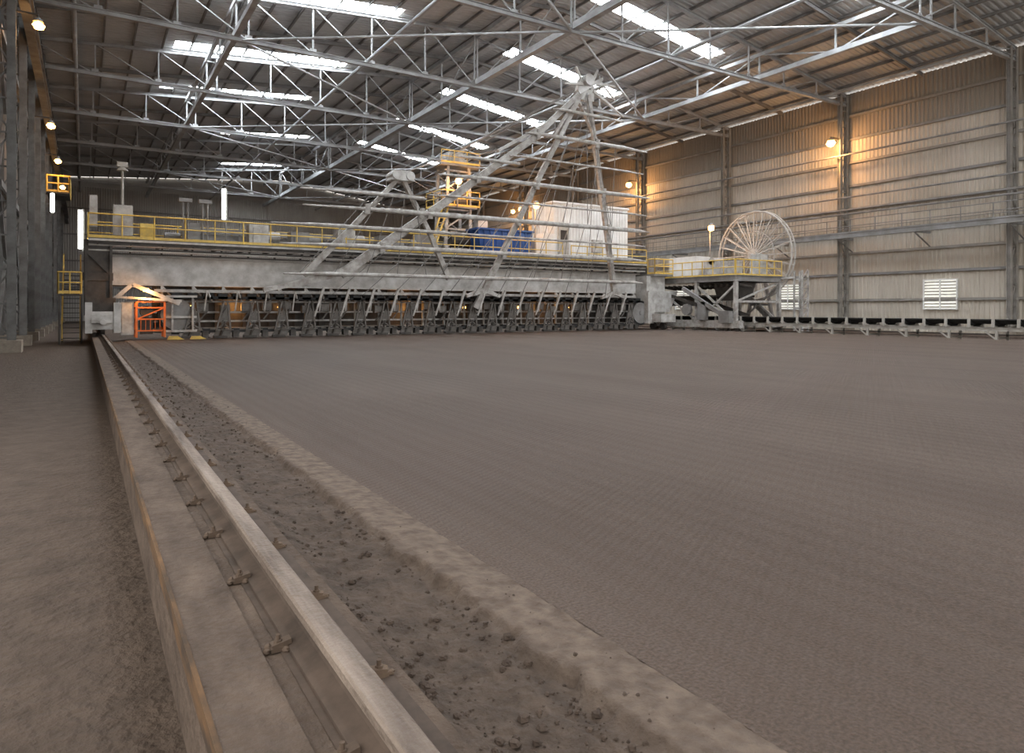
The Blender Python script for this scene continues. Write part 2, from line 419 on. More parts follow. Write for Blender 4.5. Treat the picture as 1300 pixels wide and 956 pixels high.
# ---------------------------------------------------------------- rail foundation, rail, soil
Y0,Y1=-3,92
FD=thing('rail_foundation',(.7,0,FZ),'long dusty stepped concrete foundation beam under the rail','concrete beam')
b=MB().prism([(.345,Y0,FZ),(1.02,Y0,FZ),(1.02,Y0,.24),(.60,Y0,.24),(.59,Y0,.262),(.345,Y0,.262)],(0,Y1-Y0,0))
make(b,'stepped_beam',M_kerb,(.7,0,FZ),FD)
b=MB().prism([(.337,Y0,.175),(.345,Y0,.175),(.345,Y0,.263),(.356,Y0,.263),(.356,Y0,.266),(.337,Y0,.266)],(0,Y1-Y0,0))
make(b,'edge_angle',M_edge,(.34,0,.2),FD,label='narrow rusty brown steel edge angle')
rail=thing('crane_rail',(.79,0,.2),'long worn steel rail on a concrete foundation','rail')
prof=[(.69,.245),(.89,.245),(.89,.26),(.82,.285),(.81,.335),(.77,.335),(.76,.285),(.69,.26)]
b=MB().prism([(x,Y0,z) for x,z in prof],(0,Y1-Y0,0)); make(b,'web_and_foot',M_railb,(.79,0,.2),rail,label='dusty dark rail side')
prof=[(.744,.335),(.836,.335),(.838,.37),(.828,.38),(.752,.38),(.742,.37)]
b=MB().prism([(x,Y0,z) for x,z in prof],(0,Y1-Y0,0)); make(b,'rail_head',M_railh,(.79,0,.2),rail,label='worn dusty rail head')
b=MB().box(.66,.97,Y0,Y1,.241,.2455); make(b,'sole_plate',M_railb,(.79,0,.2),rail)
def clip(side,y):
    b=MB(); s=side; x=.79+s*.13
    b.box(min(x-s*.035,x+s*.035),max(x-s*.035,x+s*.035),y-.024,y+.024,.245,.262)
    b.beam((x-s*.045,y,.276),(x+s*.03,y,.262),.04,.02)
    b.tube((x+s*.005,y,.265),(x+s*.005,y,.286),.016,6); b.tube((x+s*.005,y,.286),(x+s*.005,y,.306),.009,8)
    b.blob((x+s*.035,y+.02,.252),.024,3).blob((x-s*.02,y-.03,.252),.020,4).blob((x+s*.05,y-.01,.250),.016,5)
    return b
for side,yy in ((-1,2),(1,2.4)):
    c=make(clip(side,yy),'rail_clip',M_clip,(.79,yy,.245),rail,label='dusty lumpy bolted rail clip')
    repeat(c,[(0,.8*i,0) for i in range(1,48)])

def edge(y): return 1.80+.08*noise.noise(Vector((0,y*.8,3)))+.08*noise.noise(Vector((5,y*3.2,1)))+.06*noise.noise(Vector((5,y*9,1)))
def soilz(x,y):
    e=edge(y); 
    t=max(0,min(1,(x-(e-.03))/.05)); t=t*t*(3-2*t)
    trough=-.035+.035*noise.noise(Vector((x*2.4,y*1.6,0)))+.018*noise.noise(Vector((x*9,y*8,2)))+.013*noise.noise(Vector((x*28,y*26,2)))
    a=max(0,1-(x-1.0)/.4); trough+= .15*a*a
    top=.016+.006*noise.noise(Vector((x*6,y*5,7)))+.006*noise.noise(Vector((x*26,y*24,7)))
    top-= .014*max(0,min(1,(x-1.96)/.16))
    return trough*(1-t)+top*t
ys=[]; y=.4
while y<41.2: ys.append(y); y+=max(.016,.0072*y)
xs=[1.025+i*.0165 for i in range(69)]
b=MB()
for y in ys:
    for x in xs: b.v.append((x,y,soilz(x,y)))
nx=len(xs)
for i in range(len(ys)-1):
    for j in range(nx-1):
        k=i*nx+j; b.f.append((k,k+1,k+nx+1,k+nx))
so=make(b,'loose_soil',M_soil,(1.5,0,0),label='dark crumbly ore soil heaped between rail and bed',cat='soil',kind='stuff',smooth=True)
nt=M_soil.node_tree; n=nt.nodes; l=nt.links
bs=n['Principled BSDF']; ramp=[q for q in n if q.type=='VALTORGB'][0]
geo=n.new('ShaderNodeNewGeometry'); sp=n.new('ShaderNodeSeparateXYZ'); l.new(geo.outputs['Position'],sp.inputs[0])
mr=n.new('ShaderNodeMapRange'); mr.inputs['From Min'].default_value=1.70; mr.inputs['From Max'].default_value=1.86
l.new(sp.outputs['X'],mr.inputs['Value'])
mx=n.new('ShaderNodeMix'); mx.data_type='RGBA'; l.new(mr.outputs['Result'],mx.inputs['Factor'])
n4=n.new('ShaderNodeTexNoise'); n4.inputs['Scale'].default_value=9; n4.inputs['Detail'].default_value=8
r4=n.new('ShaderNodeValToRGB'); r4.color_ramp.elements[0].color=(.100,.075,.060,1); r4.color_ramp.elements[1].color=(.172,.133,.106,1)
r4.color_ramp.elements[0].position=.35; r4.color_ramp.elements[1].position=.65
tc=n.new('ShaderNodeTexCoord'); l.new(tc.outputs['Object'],n4.inputs['Vector']); l.new(n4.outputs['Fac'],r4.inputs['Fac'])
l.new(ramp.outputs['Color'],mx.inputs['A']); l.new(r4.outputs['Color'],mx.inputs['B']); l.new(mx.outputs['Result'],bs.inputs['Base Color'])

b=MB(); xs2=[2.15,2.2,2.3,2.4]+[2.5+i*.75 for i in range(52)]; ys2=[-3+i*.75 for i in range(60)]
for y in ys2:
    for x in xs2:
        b.v.append((x,min(y,41.1),0.002+(.02*noise.noise(Vector((x*.3,y*.12,0)))+.012*noise.noise(Vector((x*.9,y*.3,4))) if x>2.6 else -.001)))
nx=len(xs2)
for i in range(len(ys2)-1):
    for j in range(nx-1):
        k=i*nx+j; b.f.append((k,k+1,k+nx+1,k+nx))
make(b,'ore_bed',M_ore,(20,20,0),label='wide flat combed bed of dark brown ore',cat='ore bed',kind='stuff',smooth=True)
b=MB()
for i in range(1700):
    y=random.uniform(1.2,3.5) if i<180 else 1.5+22*random.random()**1.7
    cl=noise.noise(Vector((0,y*2.2,9)))
    x=random.choice([random.gauss(1.28+.2*cl,.10),random.uniform(1.1,1.74),edge(y)-.10+random.gauss(0,.04)]) if i%16 else random.uniform(1.8,2.1)
    x=max(1.08,x)
    r=random.choice([.004,.005,.005,.006,.006,.008,.008,.010,.013,.017,.024])*random.uniform(.7,1.25)
    if x>1.8: r*=.55
    b.blob((x,y,soilz(x,y)+r*.25),r,i)
make(b,'ore_clods',M_clod,(1.5,5,0),label='scattered small clods of dark ore on loose soil',cat='clods',kind='stuff')

# ---------------------------------------------------------------- lamps
def bulb_light(name,loc,parent,e,col=(1,.50,.17),r=.15):
    L=bpy.data.lights.new(name,'POINT'); L.energy=e; L.color=col; L.shadow_soft_size=r
    o=bpy.data.objects.new(name,L); COL.objects.link(o); place(o,loc,parent)
def sodium(x,y,z,dx,label,e=1500,k=1.0):
    t=thing('flood_lamp',(x,y,z),label,'lamp','sodium flood lamps')
    a=MB().beam((x+dx,y,z+.25),(x,y,z+.25),.07).tube((x,y,z+.25),(x,y,z+.1),.04,8)
    make(a,'bracket',M_dark,(x,y,z),t)
    h=MB().tube((x,y,z+.14),(x,y,z-.05),.12*k,14,r2=.32*k); make(h,'lamp_housing',M_grey,(x,y,z),t)
    bb=MB().blob((x,y,z-.05-.22*k),.38*k,3,10); make(bb,'bulb',M_bulb,(x,y,z-.28*k),t,label='glowing orange bulb',smooth=True)
    bulb_light('light_source',(x,y,z-.2-.6*k),t,e)
    return t
XC=XR-1.4
sodium(XC-1.2,FR[1],15.9,1.3,'glowing orange sodium lamp on a wall column',1100)
sodium(XC-1.2,FR[3],16.3,1.3,'glowing orange sodium lamp on a far wall column',1100)
sodium(XC-1.2,FR[5],16.3,1.3,'glowing orange sodium lamp on a far wall column',1100)
for i,z in ((1,13.6),(2,12.3),(3,12.6),(4,12.6)):
    sodium(XL+2.3,FR[i],z,-.85,'orange sodium lamp on a dark laced column',200,.62)

# ---------------------------------------------------------------- BRIDGE RECLAIMER
R=thing('bridge_reclaimer',(19,42,0),'huge grey bridge scraper reclaimer spanning the ore bed','reclaimer')
def P(b,name,m,o=(19,42,3),label=None,parent=None,smooth=False): return make(b,name,m,o,parent or R,label=label,smooth=smooth)
b=MB().box(1.2,38.2,41.9,44.2,2.95,4.45)
b.box(1.2,38.2,41.75,44.35,4.42,4.5).box(1.2,38.2,41.75,44.35,2.9,2.98)
P(b,'box_girder',M_girder,label='silver grey welded box girder')
b=MB().box(.2,38.6,41.0,45.2,5.2,5.3)
b.ib((.2,41.05,5.15),(38.6,41.05,5.15),.14,.3,.03)
b.beam((.2,41.35,4.78),(38.6,41.35,4.78),.22,.1).beam((.2,41.5,4.55),(38.6,41.5,4.55),.3,.06)
for i in range(26):
    x=.6+i*1.5; b.beam((x,41.1,5.08),(x,41.9,4.6),.08,.12).beam((x,41.1,5.12),(x,44.9,5.12),.1,.14)
P(b,'walkway_deck',M_dark,label='dark steel walkway deck with cable trays')
b=MB().beam((.2,40.98,5.2),(38.6,40.98,5.2),.03,.12); b.tube((.2,41.2,4.95),(38.6,41.2,4.95),.06,8).tube((.2,41.22,4.68),(38.6,41.22,4.68),.05,8)
P(b,'pipe_run',M_pale)
for p,q,h,sp in (((.2,41.05,5.3),(30.2,41.05,5.3),1.25,1.5),((.2,45.1,5.3),(30.5,45.1,5.3),1.25,1.5),((.2,41.1,5.3),(.2,45.0,5.3),1.25,1.2),((31,41.05,5.3),(38.6,41.05,5.3),1.1,1.5)):
    b=MB().handrail(p,q,h,sp,.038); P(b,'handrail',M_yel,p,label='yellow tubular handrail')
b=MB().box(5,30,44.4,46.5,5.4,6.1); b.beam((5,44.3,6.3),(30,44.3,6.3),.15,.3)
for i in range(12): b.beam((6+i*2.1,44.35,5.4),(6+i*2.1,44.35,6.5),.12)
P(b,'machinery_gallery',M_grey)

C=MB()
C.beam((3.2,41.35,2.62),(37.6,41.35,2.62),.3,.16).beam((3.2,41.35,2.05),(37.6,41.35,2.05),.2,.1)
C.beam((3.2,41.5,1.45),(38.2,41.5,1.45),.25,.1).beam((3.2,41.5,.95),(38.2,41.5,.95),.25,.1).beam((3.2,42.3,.45),(38.2,42.3,.45),.5,.25)
for i in range(23):
    x=3.6+i*1.55; C.beam((x,41.6,.4),(x,41.6,2.9),.12,.12); C.beam((x,41.6,2.9),(x+.7,41.6,2.0),.08)
P(C,'chain_guide_frame',M_harrow)
b=MB().box(3.2,38,42.6,42.7,.3,2.9)
for i in range(24): b.box(3.4+i*1.5,3.6+i*1.5,42.4,42.6,.3,2.9)
P(b,'darkening_panel',M_dark,(20,42.6,1.5))  # dark sheet and ribs added behind the chain as painted shade
ch=MB()
def oval(x0,x1,z0,z1,y,w,h):
    zc=(z0+z1)/2; r=(z1-z0)/2; pts=[]
    for i in range(9):
        t=math.pi/2-math.pi*i/8; pts.append((x1+r*math.cos(t),zc+r*math.sin(t)))
    for i in range(9):
        t=-math.pi/2-math.pi*i/8; pts.append((x0+r*math.cos(t),zc+r*math.sin(t)))
    for i in range(len(pts)):
        a=pts[i];c=pts[(i+1)%len(pts)]; ch.beam((a[0],y,a[1]),(c[0],y,c[1]),w,h,up=(0,1,0))
oval(4.3,37.6,.4,2.25,41.15,.14,.14); oval(4.3,37.6,.4,2.25,40.75,.14,.14)
for i in range(44):
    x=4+i*.77; ch.box(x,x+.5,40.68,41.2,2.16,2.5); ch.box(x,x+.36,40.72,41.1,.26,.55)
chain=P(ch,'scraper_chain',M_black,label='black scraper chain loop with rubber blocks')
for xx in (37.7,4.2):
    sp=MB().tube((xx,40.7,1.35),(xx,40.8,1.35),.85,20).tube((xx,41.15,1.35),(xx,41.25,1.35),.85,20).tube((xx,40.6,1.35),(xx,41.7,1.35),.2,12)
    P(sp,'sprocket',M_grey,(xx,41,1.35))
M_blade=mat('dusty_blade_steel',(.19,.175,.16),(.075,.067,.06),.7,scale=2)
x=5.0
s=MB()
s.prism([(x-.55,40.55,.12),(x+.3,40.55,.12),(x+.42,40.6,.44),(x-.38,40.6,.44)],(0,.05,0))
s.beam((x-.38,40.6,.42),(x+.06,40.65,2.1),.09,.1); s.beam((x+.38,40.6,.42),(x+.22,40.65,2.1),.09,.1)
s.prism([(x-.22,40.62,1.0),(x+.32,40.62,1.0),(x+.14,40.62,1.7)],(0,.05,0))
s.beam((x-.34,40.62,.55),(x+.3,40.62,1.0),.06,.07); s.beam((x+.36,40.62,.55),(x-.22,40.62,1.0),.06,.07)
s.beam((x-.45,40.5,.48),(x+.5,40.5,.48),.06,.06)
blade=make(s,'scraper_blade',M_blade,(x,40.6,.12),chain,label='dusty dark triangular scraper blade bracket')
foot=MB().box(x-.55,x+.15,40.3,40.62,.04,.17); foot.beam((x-.2,40.45,.1),(x+.1,40.7,.9),.1).box(x+.5,x+.8,40.5,40.9,.08,.42)
shoe=make(foot,'scraper_shoe',M_dark,(x,40.5,.03),chain)
for o_ in (blade,shoe): repeat(o_,[(i*1.57,0,0) for i in range(1,21)])
s=MB(); x=6; s.beam((x,40.9,2.1),(x-.3,40.35,2.62),.08,.12); s.beam((x-.3,40.35,2.62),(x-.45,40.35,1.5),.07,.1)
arm=make(s,'blade_arm',M_harrow,(x,40.6,2.4),chain); repeat(arm,[(i*1.57,0,0) for i in range(1,20)])
s=MB().box(5.35,5.85,41.0,41.4,1.5,1.95).beam((5.4,41.0,1.0),(5.8,41.0,1.5),.08)
rl=make(s,'guide_block',M_blade,(5.6,41.2,1.75),chain); repeat(rl,[(i*1.13,0,(.12,-.1,0,.05)[i%4]) for i in range(1,29)])

b=MB().box(.0,1.25,41.2,45.4,1.3,5.2).box(-.05,1.3,41.1,41.25,3.1,3.5).box(.1,1.4,41.0,41.2,1.5,2.2)
b.beam((.1,41.1,4.9),(.1,41.1,2.0),.12).beam((1.2,41.1,4.9),(1.2,41.1,2.0),.12).beam((.1,41.1,4.6),(1.2,41.1,3.4),.1)
P(b,'end_carriage',M_dark,(.7,43,1.3),label='dark steel end carriage tower')
b=MB().box(.15,1.45,38.9,40.2,.62,1.5).box(.3,1.2,38.7,47.5,.95,1.35).box(.05,.35,38.75,39.2,.45,1.95).box(1.25,1.55,38.8,39.2,.45,1.95)
b.tube((.8,38.75,1.0),(.8,38.3,1.0),.14,12)
P(b,'bogie_frame',M_girder,(.8,40,.6),label='off-white bogie frame with buffer')
w=MB().tube((.7,39.3,.67),(.88,39.3,.67),.285,20); w=P(w,'rail_wheel',M_dark,(.8,39.3,.67)); repeat(w,[(0,1.1,0),(0,5.9,0),(0,7.1,0)])
b=MB()
for xx in (2.3,3.6):
    for yy in (40.1,41.3): b.beam((xx,yy,.15),(xx,yy,2.0),.1)
for zz in (.5,1.1,1.7,2.0): b.beam((2.3,40.1,zz),(3.6,40.1,zz),.07).beam((3.6,40.1,zz),(3.6,41.3,zz),.06).beam((2.3,40.1,zz),(2.3,41.3,zz),.06)
for i in range(5): b.beam((2.5+i*.22,40.1,.5),(2.5+i*.22,40.1,1.1),.03)
b.beam((2.3,40.1,1.1),(3.6,40.1,1.7),.06)
P(b,'guard_cage',M_orange,(2.9,40.7,.2),label='orange-red guard railing around chain drive')
b=MB().box(1.6,2.2,40.2,40.9,.3,2.0).box(1.65,2.15,40.17,40.2,.4,1.9); P(b,'drive_cabinet',M_pale,(1.9,40.5,.3))
b=MB().box(2.5,3.1,40.7,41.1,.3,1.2).tube((2.8,40.55,1.5),(2.8,41.1,1.5),.3,14); P(b,'chain_drive',M_dark,(2.8,40.9,.3))
b=MB().beam((1.4,40.0,2.2),(2.1,40.0,2.9),.16,.2).beam((2.1,40.0,2.9),(4.3,40.0,1.9),.16,.2).beam((1.3,40.0,2.25),(4.4,40.0,2.05),.1,.12)
P(b,'support_strut',M_pale,(2.5,40.1,2))
for bb in (MB().prism([(3.7,39.7,.02),(4.5,39.7,.02),(4.2,39.7,.2),(3.8,39.7,.2)],(0,.4,0)),MB().prism([(4.8,39.8,.02),(5.6,39.8,.02),(5.3,39.8,.18),(4.9,39.8,.18)],(0,.3,0))):
    P(bb,'ploughing_shoe',M_yel,bb.v[0],label='dusty yellow ploughing shoe')
b=MB()
for zz,yy in ((.45,40.5),(1.2,40.6),(2.3,40.4)): b.beam((3.7,yy,zz),(5.2,yy,zz),.12,.12)
for i in range(2): b.beam((4.0+i*1.0,40.5,.4),(4.0+i*1.0,40.5,2.3),.1)
P(b,'drive_end_frame',M_harrow,(4.5,40.5,1.3))
bulb_light('light_source',(2.7,39.7,2.35),R,120,(1,.46,.13),.1)
b=MB().tube((2.6,40.0,2.62),(2.85,40.0,2.62),.08,10); P(b,'work_lamp',M_bulb,(2.7,40.05,2.6))
for xx in (5.1,6.9,9.9,14,18.2,22.5,27,31.5):
    b=MB().tube((xx,42.3,1.75),(xx+.16,42.3,1.75),.08,8); P(b,'work_lamp',M_bulb,(xx,42.3,1.75),label='small orange work lamp')
for xx in (7.5,18,29): bulb_light('light_source',(xx,42.0,1.75),R,45,(1,.45,.12),.1)
b=MB()
for i in range(14):
    b.box(-.95,-.15,42.0+i*.27,42.26+i*.27,.1+i*.26,.14+i*.26)
b.beam((-.95,41.9,0),(-.95,45.8,3.7),.05,.2).beam((-.15,41.9,0),(-.15,45.8,3.7),.05,.2)
P(b,'access_stair',M_dark,(-.5,43,1))
for xx in (-.95,-.15):
    b=MB().beam((xx,41.9,1.1),(xx,45.8,4.7),.06)
    for i in range(5): b.tube((xx,41.9+i*.95,.0+i*.9),(xx,41.9+i*.95,1.1+i*.9),.035,6)
    P(b,'stair_rail',M_yel,(xx,43,1),label='yellow stair handrail')
b=MB().handrail((-1.1,41.1,2.4),(-.1,41.1,2.4),1.1,.5,.035).handrail((-1.1,41.1,2.4),(-1.1,42.0,2.4),1.1,.5,.035)
P(b,'landing_rail',M_yel,(-.5,41.1,2.4),label='yellow landing handrail')
b=MB().box(-1.1,-.05,41.1,42.0,2.3,2.38); b.beam((-1.05,41.15,FZ),(-1.05,41.15,2.3),.08).beam((-.1,41.15,FZ),(-.1,41.15,2.3),.08)
P(b,'landing_platform',M_dark,(-.5,41.5,2.3))
b=MB().box(1.3,2.2,41.3,41.7,5.5,7.1).box(1.35,2.15,41.27,41.3,5.6,7.0); P(b,'control_cabinet',M_pale,(1.7,41.5,5.3))
b=MB().box(.25,.6,41.2,41.5,5.9,7.5); P(b,'control_cabinet',M_pale,(.4,41.3,5.9))
for xx,h_ in ((8.2,1.3),(10.6,1.0),(13.5,1.5),(16.2,1.1)):
    b=MB().box(xx,xx+1.1,42.0,42.9,5.3,5.3+h_).tube((xx+1.1,42.4,5.3+h_*.5),(xx+1.8,42.4,5.3+h_*.5),.28,12).box(xx+.2,xx+.6,41.9,42.0,5.5,5.3+h_-.2)
    P(b,'pump_unit',M_pale if h_>1.2 else M_grey,(xx,42.4,5.3))
for xx in (4.6,5.6):
    b=MB().tube((xx,41.3,5.3),(xx,41.3,7.5),.05,8).tube((xx+.25,41.3,5.3),(xx+.25,41.3,7.5),.04,8).box(xx-.2,xx+.45,41.15,41.45,7.5,7.7); P(b,'instrument_post',M_grey,(xx,41.3,5.3))
b=MB().box(4.7,5.5,41.4,41.9,5.3,6.4).tube((3.8,42.5,5.6),(4.6,42.5,5.6),.3,14)
P(b,'drive_motor',M_grey,(4.7,42,5.3)); b=MB().box(2.6,3.3,42.2,42.8,5.3,6.3); P(b,'drive_motor',M_yel,(3,42.5,5.3),label='yellow drive motor unit')
for (xx,yy,z0,z1) in ((6.7,41.25,6.7,8.4),(-.15,42.3,4.8,6.8)):
    b=MB().tube((xx,yy,z0),(xx,yy,z1),.09,10); P(b,'fluorescent_tube',M_tube,(xx,yy,z0),label='lit white fluorescent tube')
    b=MB().tube((xx+.12,yy+.1,4.6),(xx+.12,yy+.1,z1+.1),.04,8).box(xx-.12,xx+.18,yy+.08,yy+.14,z0-.05,z1+.05); P(b,'tube_post',M_grey,(xx,yy,5.3))
b=MB().box(30.9,38.5,43.2,46.2,5.55,9.9); b.box(30.8,38.6,43.1,46.3,9.9,10.05)
for i in range(25): b.box(31.0+i*.3,31.12+i*.3,43.16,43.2,5.7,9.8)
for i in range(9): b.box(30.86,30.9,43.35+i*.32,43.47+i*.32,5.7,9.8)
eh=P(b,'electrical_house',M_white,(34.7,44.7,5.5),label='white ribbed electrical house')
b=MB().box(31.3,32.3,43.08,43.16,5.65,8.1); make(b,'door',M_frame,(31.8,43.1,5.6),eh,label='grey cabin door')
b=MB().box(31.5,32.1,43.04,43.08,6.9,7.8); make(b,'window',M_dark,(31.8,43.06,7),eh)
b=MB().box(34.6,35.6,42.9,43.16,6.2,7.2); make(b,'air_conditioner',M_pale,(35,43,6.5),eh)
b=MB().box(30.9,38.5,43.2,46.2,5.3,5.55); P(b,'house_base',M_grey,(34.7,44.7,5.3))
b=MB().box(29.5,30.6,42.6,43.6,5.3,7.4); P(b,'switch_cabinet',M_white,(30,43,5.3)); b=MB().box(28.7,29.3,42.3,43.0,5.3,6.8); P(b,'switch_cabinet',M_white,(29,42.7,5.3))
b=MB().prism([(23.9,42.2,5.8),(28.0,42.2,5.8),(28.3,42.2,7.35),(23.6,42.2,7.35)],(0,1.5,0)); b.box(23.5,28.4,42.1,43.8,7.3,7.42)
for i in range(8): b.box(24.1+i*.5,24.16+i*.5,42.12,42.2,5.85,7.3)
P(b,'bin',M_blue,(25.6,43,5.8),label='blue ribbed steel bin')
b=MB(); tx0,tx1,ty0,ty1=21.9,24.0,43.9,45.5
for xx in (tx0,tx1):
    for yy in (ty0,ty1): b.beam((xx,yy,5.3),(xx*.8+22.95*.2,yy,12.0),.2)
for k2 in range(5):
    z=6+k2*1.4; b.beam((tx0,ty0,z),(tx1,ty0,z),.12).beam((tx0,ty1,z),(tx1,ty1,z),.12).beam((tx0,ty0,z),(tx0,ty1,z),.12).beam((tx1,ty0,z),(tx1,ty1,z),.12)
    if k2<4: b.beam((tx0,ty0,z),(tx1,ty0,z+1.4),.1).beam((tx1,ty1,z),(tx0,ty1,z+1.4),.1)
tw=P(b,'winch_tower',M_harrow,(23,44.7,5.3))
b=MB().box(21.4,24.5,43.5,46,11.9,12.02); make(b,'platform',M_grey,(23,44.7,12),tw)
b=MB().box(21.5,24.3,43.5,46,8.9,9.0); make(b,'platform',M_grey,(23,44.7,9),tw)
b=MB().box(22.2,23.7,43.9,45.4,12.1,12.9).box(22.4,22.9,43.7,43.9,12.2,12.7).tube((23.0,44.6,12.9),(23.8,44.6,13.4),.2,10); make(b,'rope_sheave_block',M_pale,(23,44.7,12.1),tw)
b=MB().handrail((21.4,43.5,9.0),(24.5,43.5,9.0),1.1,1,.035).handrail((21.4,43.5,9.0),(21.4,46,9.0),1.1,1,.035); make(b,'handrail',M_yel,(23,43.5,9),tw,label='yellow tubular handrail')
b=MB().handrail((21.4,43.5,12.05),(24.5,43.5,12.05),.9,1,.03); make(b,'handrail',M_yel,(23,43.5,12),tw,label='yellow tubular handrail')
b=MB().beam((20.4,43.8,5.3),(21.7,43.8,9),.1).beam((20.8,43.8,5.3),(22.1,43.8,9),.1)
for i in range(10): b.beam((20.5+i*.14,43.8,5.6+i*.36),(21.0+i*.13,43.8,5.6+i*.36),.04)
make(b,'ladder',M_yel,(21,43.8,5.3),tw)
for z,rr in ((9.4,.4),(6.6,.5)):
    b=MB().tube((22.3,44.2,z),(23.7,44.2,z),rr,16).tube((22.25,44.2,z),(22.3,44.2,z),rr*1.4,18).tube((23.7,44.2,z),(23.75,44.2,z),rr*1.4,18)
    make(b,'winch_drum',M_dark,(23,44.2,z),tw)
b=MB().box(24.6,25.4,43.9,44.6,7.6,8.4); make(b,'motor_housing',M_pale,(25,44,8),tw)
b=MB().box(19.6,21.0,43.6,44.4,5.3,6.8).tube((19.2,44,6.1),(19.6,44,6.1),.35,12); make(b,'gearbox',M_grey,(20.4,44,5.3),tw)

def mlamp(x,y,z,e,zp):
    h=MB().tube((x,y,z+.2),(x,y,z),.12,12,r2=.26); P(h,'lamp_housing',M_grey,(x,y,z))
    q=MB().blob((x,y,z-.18),.27,5,10); P(q,'bulb',M_bulb,(x,y,z-.18),label='glowing orange bulb',smooth=True)
    q=MB().tube((x,y+.15,zp),(x,y+.15,z+.2),.05,8); P(q,'lamp_post',M_grey,(x,y,zp))
    if e: bulb_light('light_source',(x,y-.45,z-.4),R,e)
mlamp(26.9,41.6,9.0,280,5.3); mlamp(22.6,43.2,10.9,330,8.9); mlamp(28.2,41.6,9.4,120,5.3)
b=MB().tube((1.75,41.9,5.3),(1.75,41.9,9.2),.06,8).tube((1.75,41.9,9.2),(1.75,41.9,9.0),.12,12,r2=.3).box(1.5,2.0,41.75,42.05,9.2,9.45); P(b,'lamp_mast',M_frame,(1.75,41.9,5.3),label='small floodlight on mast')

# ---- harrow
def hy(z): return 40.1-.19*(z-3)
def H(x,z,dy=0): return Vector((x,hy(z)+dy,z))
A=H(29.6,17.0)
F=MB()
def thick(pts,w0,w1,d=.26):
    for i in range(len(pts)-1):
        t0=i/(len(pts)-1); t1=(i+1)/(len(pts)-1)
        a=w0+(w1-w0)*t0; c=w0+(w1-w0)*t1
        F.beam(H(*pts[i]),H(*pts[i+1]),a,d,c,d,up=(0,1,0))
thick([(29.4,16.9),(25.6,13.1),(19.3,8.3),(13.0,3.7)],.32,.58)
thick([(13.3,3.9),(10.6,3.15),(8.6,2.7)],.46,.22)
thick([(29.2,16.6),(26.4,10.6),(23.0,3.0),(22.4,1.7)],.30,.44)
thick([(29.8,16.6),(31.2,12.5),(33.0,7.2),(34.4,2.9)],.28,.40)
thick([(22.9,2.9),(21.6,2.5)],.35,.2); thick([(22.9,2.9),(24.2,2.5)],.35,.2); thick([(34.4,2.9),(33.2,2.5)],.35,.2); thick([(34.4,2.9),(35.6,2.5)],.35,.2)
thick([(16.3,9.7),(13.6,6.6),(10.8,3.6)],.24,.38); thick([(16.4,9.7),(18.6,6.4),(20.2,3.6)],.22,.34)
thick([(29.4,17.0),(27.2,13.4)],.14,.14); thick([(28.9,16.2),(31.2,13.4)],.12,.12)
thick([(26.6,14.2),(23.0,12.0)],.24,.18)
harrow=P(F,'harrow',M_harrow,(23,39,3),label='giant pale triangular raking harrow frame')
G=MB()
G.beam(H(28.9,16.6),H(30.9,17.8),.34,.34,.2,.2).beam(H(29.8,17.0),H(30.4,18.3),.28,.28,.14,.14).beam(H(30.2,16.9),H(33.2,15.6),.22,.22,.08,.08)
G.prism([H(28.8,16.2),H(30.4,16.2),H(30.2,17.4),H(29.0,17.4)],(0,.4,0))
G.beam(H(30,17.4),H(32.1,17.5),.24,.24,.1,.1).beam(H(29.2,17.2),H(27.7,17.0),.2,.2,.08,.08).beam(H(29.2,17.3),H(28.5,18.2),.14).beam(H(30.6,17.7),H(32.2,16.6),.1)
G.tube(H(29.6,17.5,-.3),H(29.6,17.5,.6),.4,14)
make(G,'harrow_head',M_girder,(29.6,37.4,17),harrow)
G=MB().prism([(15.6,38.4,9.4),(17.1,38.4,9.4),(16.9,38.4,10.0),(15.8,38.4,10.0)],(0,.9,0)); G.tube((15.9,38.3,9.7),(15.9,39.4,9.7),.28,12).tube((16.8,38.3,9.7),(16.8,39.4,9.7),.28,12)
make(G,'harrow_head',M_pale,(16.3,38.8,9.4),harrow)
def bar(x0,x1,z,tipl=0,tipr=0,r=.2,z1=None):
    z1=z1 or z; r*=.8
    b=MB(); b.tube(H(x0,z,-.24),H(x1,z1,-.24),r,10)
    if tipl: b.tube(H(x0,z,-.24),H(x0-tipl,z-.05,-.24),r,10,r2=.04)
    if tipr: b.tube(H(x1,z1,-.24),H(x1+tipr,z1-.05,-.24),r,10,r2=.04)
    make(b,'harrow_bar',M_harrow,H(x0,z),harrow)
bar(26.0,33.5,13.4,1.2,2.2,.17); bar(21.5,34.4,10.1,2.8,2.2,.18); bar(16.5,35.2,7.6,6.0,1.8,.20)
bar(13.8,35.5,5.4,4.5,1.6,.18); bar(12.0,36.0,3.7,2.4,1.0,.15); bar(20.8,24.6,11.3,.8,0,.13)
bar(27.6,31.5,15.2,.8,1.6,.14); bar(12.0,19.5,6.5,3.2,.4,.14); bar(14.5,17.8,8.5,4.2,.3,.14)
bar(24.6,34.0,11.8,.8,1.6,.09); bar(20,35.0,8.8,1.8,1.4,.09); bar(17.0,35.5,6.5,.5,1.2,.09)
hp=MB(); hp.beam(H(25.9,13.1,-.26),H(25.9,13.7,-.26),.32,.18,up=(0,1,0)); h0=make(hp,'hinge_plate',M_harrow,H(25.9,13.4),harrow)
repeat(h0,[H(xx,zz)-H(25.9,13.4) for (xx,zz) in ((30.9,13.4),(21.6,10.1),(26.2,10.1),(32.0,10.1),(18.4,7.6),(25.0,7.6),(32.9,7.6),(15.4,5.4),(24.1,5.4),(33.5,5.4),(14.3,7.6),(17.8,7.6))])
def cable(p,q,r=.024):
    rp=MB().tube(p,q,r,5); make(rp,'cable',M_grey,p,harrow)
